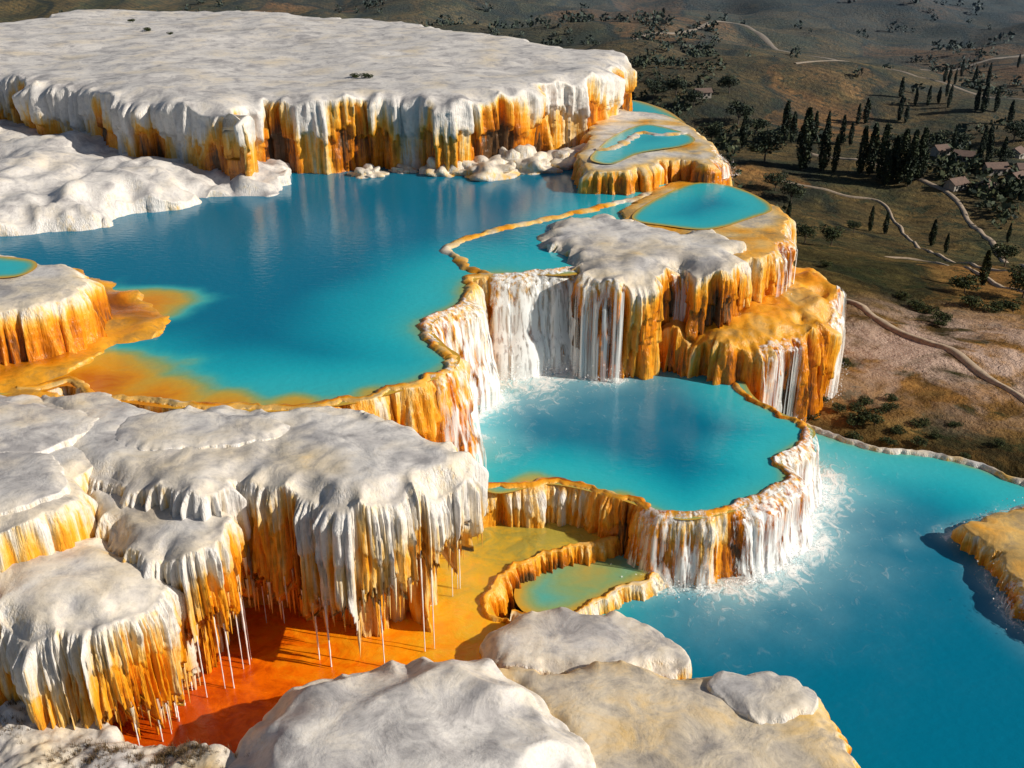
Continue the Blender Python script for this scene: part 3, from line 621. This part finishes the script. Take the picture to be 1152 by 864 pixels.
for i,(x,y,h) in enumerate(tri('21.1,54.1,1.1 21.9,53.4,1.3 23.0,52.4,0.8 23.4,55.2,0.9 20.1,55.4,0.8 20.4,52.1,0.9 34.3,77.6,1.3 33.5,73.2,1.3 33.8,78.6,1.2 19.6,56.7,0.7 23.6,51.2,0.8 22.4,56.4,0.9 18.3,54.7,0.8 33.4,72.0,0.9 38.3,78.5,1.5 39.8,77.6,1.4 42.0,78.3,1.6 23.0,63.0,0.7 26.9,53.6,0.6 28.1,50.9,0.6 25.8,49.7,0.5 22.1,51.4,0.7 30.7,93.0,1.0 27.0,77.2,0.8 33.7,81.1,1.0 20.6,53.2,.9 21.5,55.8,.8 24.6,53.5,.8 25.2,52.1,.6 24,57,.7')):
    put('shrub',SH[i%3],x,y,h,1.5)
dg=bpy.context.evaluated_depsgraph_get(); dg.update()
def surf(x,y):
    ok,loc,*_=bpy.context.scene.ray_cast(dg,Vector((x,y,60)),Vector((0,0,-1))); return loc.z if ok else 0
for i,(x,y) in enumerate(pts('-41.8,121.1 -37.6,116.2 -13.5,88.6 -12.3,87.7 -46.4,130.0')):
    put('shrub',SH[i%3],x,y,.5+.4*rng.random(),1.6,surf(x,y)-.05)
# dry grass on the foreground rock
def grassmat():
    m,t,b=nt('dry_grass'); a=N(t,'ShaderNodeAttribute',attribute_name='v').outputs['Fac']
    L(t,ramp(t,a,[(0,(.05,.035,.015)),(.5,(.16,.10,.04)),(1,(.32,.22,.1))]),b.inputs['Base Color']); return m
r=np.random.default_rng(9); V=[];Fq=[];vv=[]
for (cx,cy,sx,sy,m) in [(-17.6,26.3,1.1,.9,260),(-11.3,24.5,1.6,.5,380),(-14.2,24.6,1.2,.6,160),(-18.6,27.4,.6,.5,60)]:
    for _ in range(m):
        x=cx+r.normal()*sx*.6;y=cy+r.normal()*sy*.6
        if pn(x*1.3,y*1.3,2.)<-.08: continue
        z=surf(x,y)
        if z<-7.2 or z>-5: continue
        for k in range(9):
            a=r.random()*6.28; h=.07+.14*r.random(); bx,by=x+r.normal()*.04,y+r.normal()*.04; w=.008; o=len(V)
            V+=[(bx-w*math.sin(a),by+w*math.cos(a),z-.02),(bx+w*math.sin(a),by-w*math.cos(a),z-.02),(bx+h*.5*math.cos(a)+w*.3,by+h*.5*math.sin(a),z+h),(bx+h*.5*math.cos(a),by+h*.5*math.sin(a),z+h)]
            Fq.append((o,o+1,o+2,o+3)); q=r.random(); vv+=[q*.5,q*.5,q,q]
mesh('dry_grass',V,Fq,None,{'v':vv},grassmat(),smooth=False)
# distant mass
r=np.random.default_rng(5); Cs=[];sz=[]
n=9000; Yr=160*np.exp(r.random(n)*1.9); Xr=Yr*r.uniform(-.45,.66,n)
dn=fbm(Xr/60,Yr/90,7.,3); hb=np.abs(pn(Xr/70,Yr/110,2.))
keep=(((dn>.33)&(r.random(n)<.45))|((hb<.018)&(r.random(n)<.8))|(r.random(n)<.012))&((Xr>0)|(Yr>330))
keep&=~((Xr>55)&(Xr<80)&(Yr<215)&(Yr>150))
bel=(np.abs(Xr-(35+ (Yr-240)*.18))<14)&(Yr>225)&(Yr<420)&(r.random(n)<.7); keep|=bel
for x,y in zip(Xr[keep],Yr[keep]):
    z=float(Gz(x,y)); hh=r.uniform(1.3,3.6)*(1 if y<400 else 1.4)
    m=22; d=r.normal(size=(m,3)); d/=np.linalg.norm(d,axis=1)[:,None]; d*=(r.random(m)**.3)[:,None]
    Cs.append(np.array([x,y,z+hh*.45])+d*np.array([hh*.55,hh*.55,hh*.5])); sz.append(np.full(m,hh*.2))
C=np.concatenate(Cs); V,Fq=quads(C,np.concatenate(sz),r)
mesh('distant_trees',V,Fq,None,{'v':np.repeat(sat(.5+.4*r.normal(size=len(C))),4)},LF,smooth=False)
# houses
WL=plain('house_wall',(.4,.37,.33),var=.3); RF=plain('roof_tiles',(.18,.11,.08)); WN=plain('window_glass',(.03,.035,.04),.2,hz=False)
def box(c,s):
    x,y,z=c;a,b,h=s
    V=[(x+i*a/2,y+j*b/2,z+k*h/2) for k in(-1,1) for i,j in((-1,-1),(1,-1),(1,1),(-1,1))]
    return V,[(0,3,2,1),(4,5,6,7),(0,1,5,4),(1,2,6,5),(2,3,7,6),(3,0,4,7)]
def house(x,y,w,d,h,rot):
    z=float(Gz(x,y))
    e=bpy.data.objects.new('stone_house',None); bpy.context.scene.collection.objects.link(e); e.location=(x,y,z-.3); e.rotation_euler=(0,0,rot)
    def part(n,V,Fx,m):
        me=bpy.data.meshes.new(n); me.from_pydata(V,[],Fx); me.materials.append(m); o=bpy.data.objects.new(n,me); o.parent=e; bpy.context.scene.collection.objects.link(o)
    V,Fx=box((0,0,h/2),(w,d,h)); V+=[(-w/2,0,h+d*.28),(w/2,0,h+d*.28)]; Fx+=[(4,7,8),(5,9,6)]
    part('walls',V,Fx,WL)
    o=.3;zr=h+d*.28+.12
    part('roof',[(-w/2-o,-d/2-o,h-.12),(w/2+o,-d/2-o,h-.12),(w/2+o,0,zr),(-w/2-o,0,zr),(w/2+o,d/2+o,h-.12),(-w/2-o,d/2+o,h-.12),(-w/2-o,-d/2-o,h-.25),(w/2+o,-d/2-o,h-.25),(w/2+o,d/2+o,h-.25),(-w/2-o,d/2+o,h-.25)],[(0,1,2,3),(3,2,4,5),(6,7,1,0),(9,5,4,8)],RF)
    V=[];Fx=[]
    for i in (-.3,0.05,.33):
        for s in (-1,1):
            v,f=box((i*w,s*(d/2+.02),h*.55),(w*.12,.06,h*.3)); Fx+=[tuple(k+len(V) for k in q) for q in f]; V+=v
    part('windows',V,Fx,WN)
    v,f=box((-.12*w,-(d/2+.03),h*.33),(w*.1,.06,h*.66)); part('door',v,f,WN)
for i,(x,y) in enumerate(pts('90,211 91,202 93,192 95,187 99,192 87,182 95,180 82,183 49,265 103,205')):
    house(x,y,3.0+.5*(i%3),2.4,1.7,[.3,-.4,.1,.6,0,.9,-.2,.5,.2,.8][i])
# ---------- camera, light
sc=bpy.context.scene
cam=bpy.data.cameras.new('camera'); co=bpy.data.objects.new('camera',cam); sc.collection.objects.link(co)
co.location=(0,0,20); co.rotation_euler=(math.radians(64),0,0); cam.sensor_width=36; cam.lens=35.31; cam.clip_end=20000
sc.camera=co
sd=Vector((.85,-.20,.49)).normalized()
su=bpy.data.lights.new('sun','SUN'); su.energy=5.0; su.angle=math.radians(.5); su.color=(1,.89,.74)
so=bpy.data.objects.new('sun',su); so.rotation_euler=sd.to_track_quat('Z','Y').to_euler(); sc.collection.objects.link(so)
w=bpy.data.worlds.new('World'); sc.world=w; w.use_nodes=True; t=w.node_tree
sk=t.nodes.new('ShaderNodeTexSky'); sk.sky_type='NISHITA'; sk.sun_disc=False
sk.sun_elevation=math.asin(sd.z); sk.sun_rotation=math.atan2(sd.x,sd.y)
bg=t.nodes['Background']; bg.inputs[1].default_value=.05; t.links.new(sk.outputs[0],bg.inputs[0])
sc.view_settings.view_transform='Standard'; sc.view_settings.look='None'
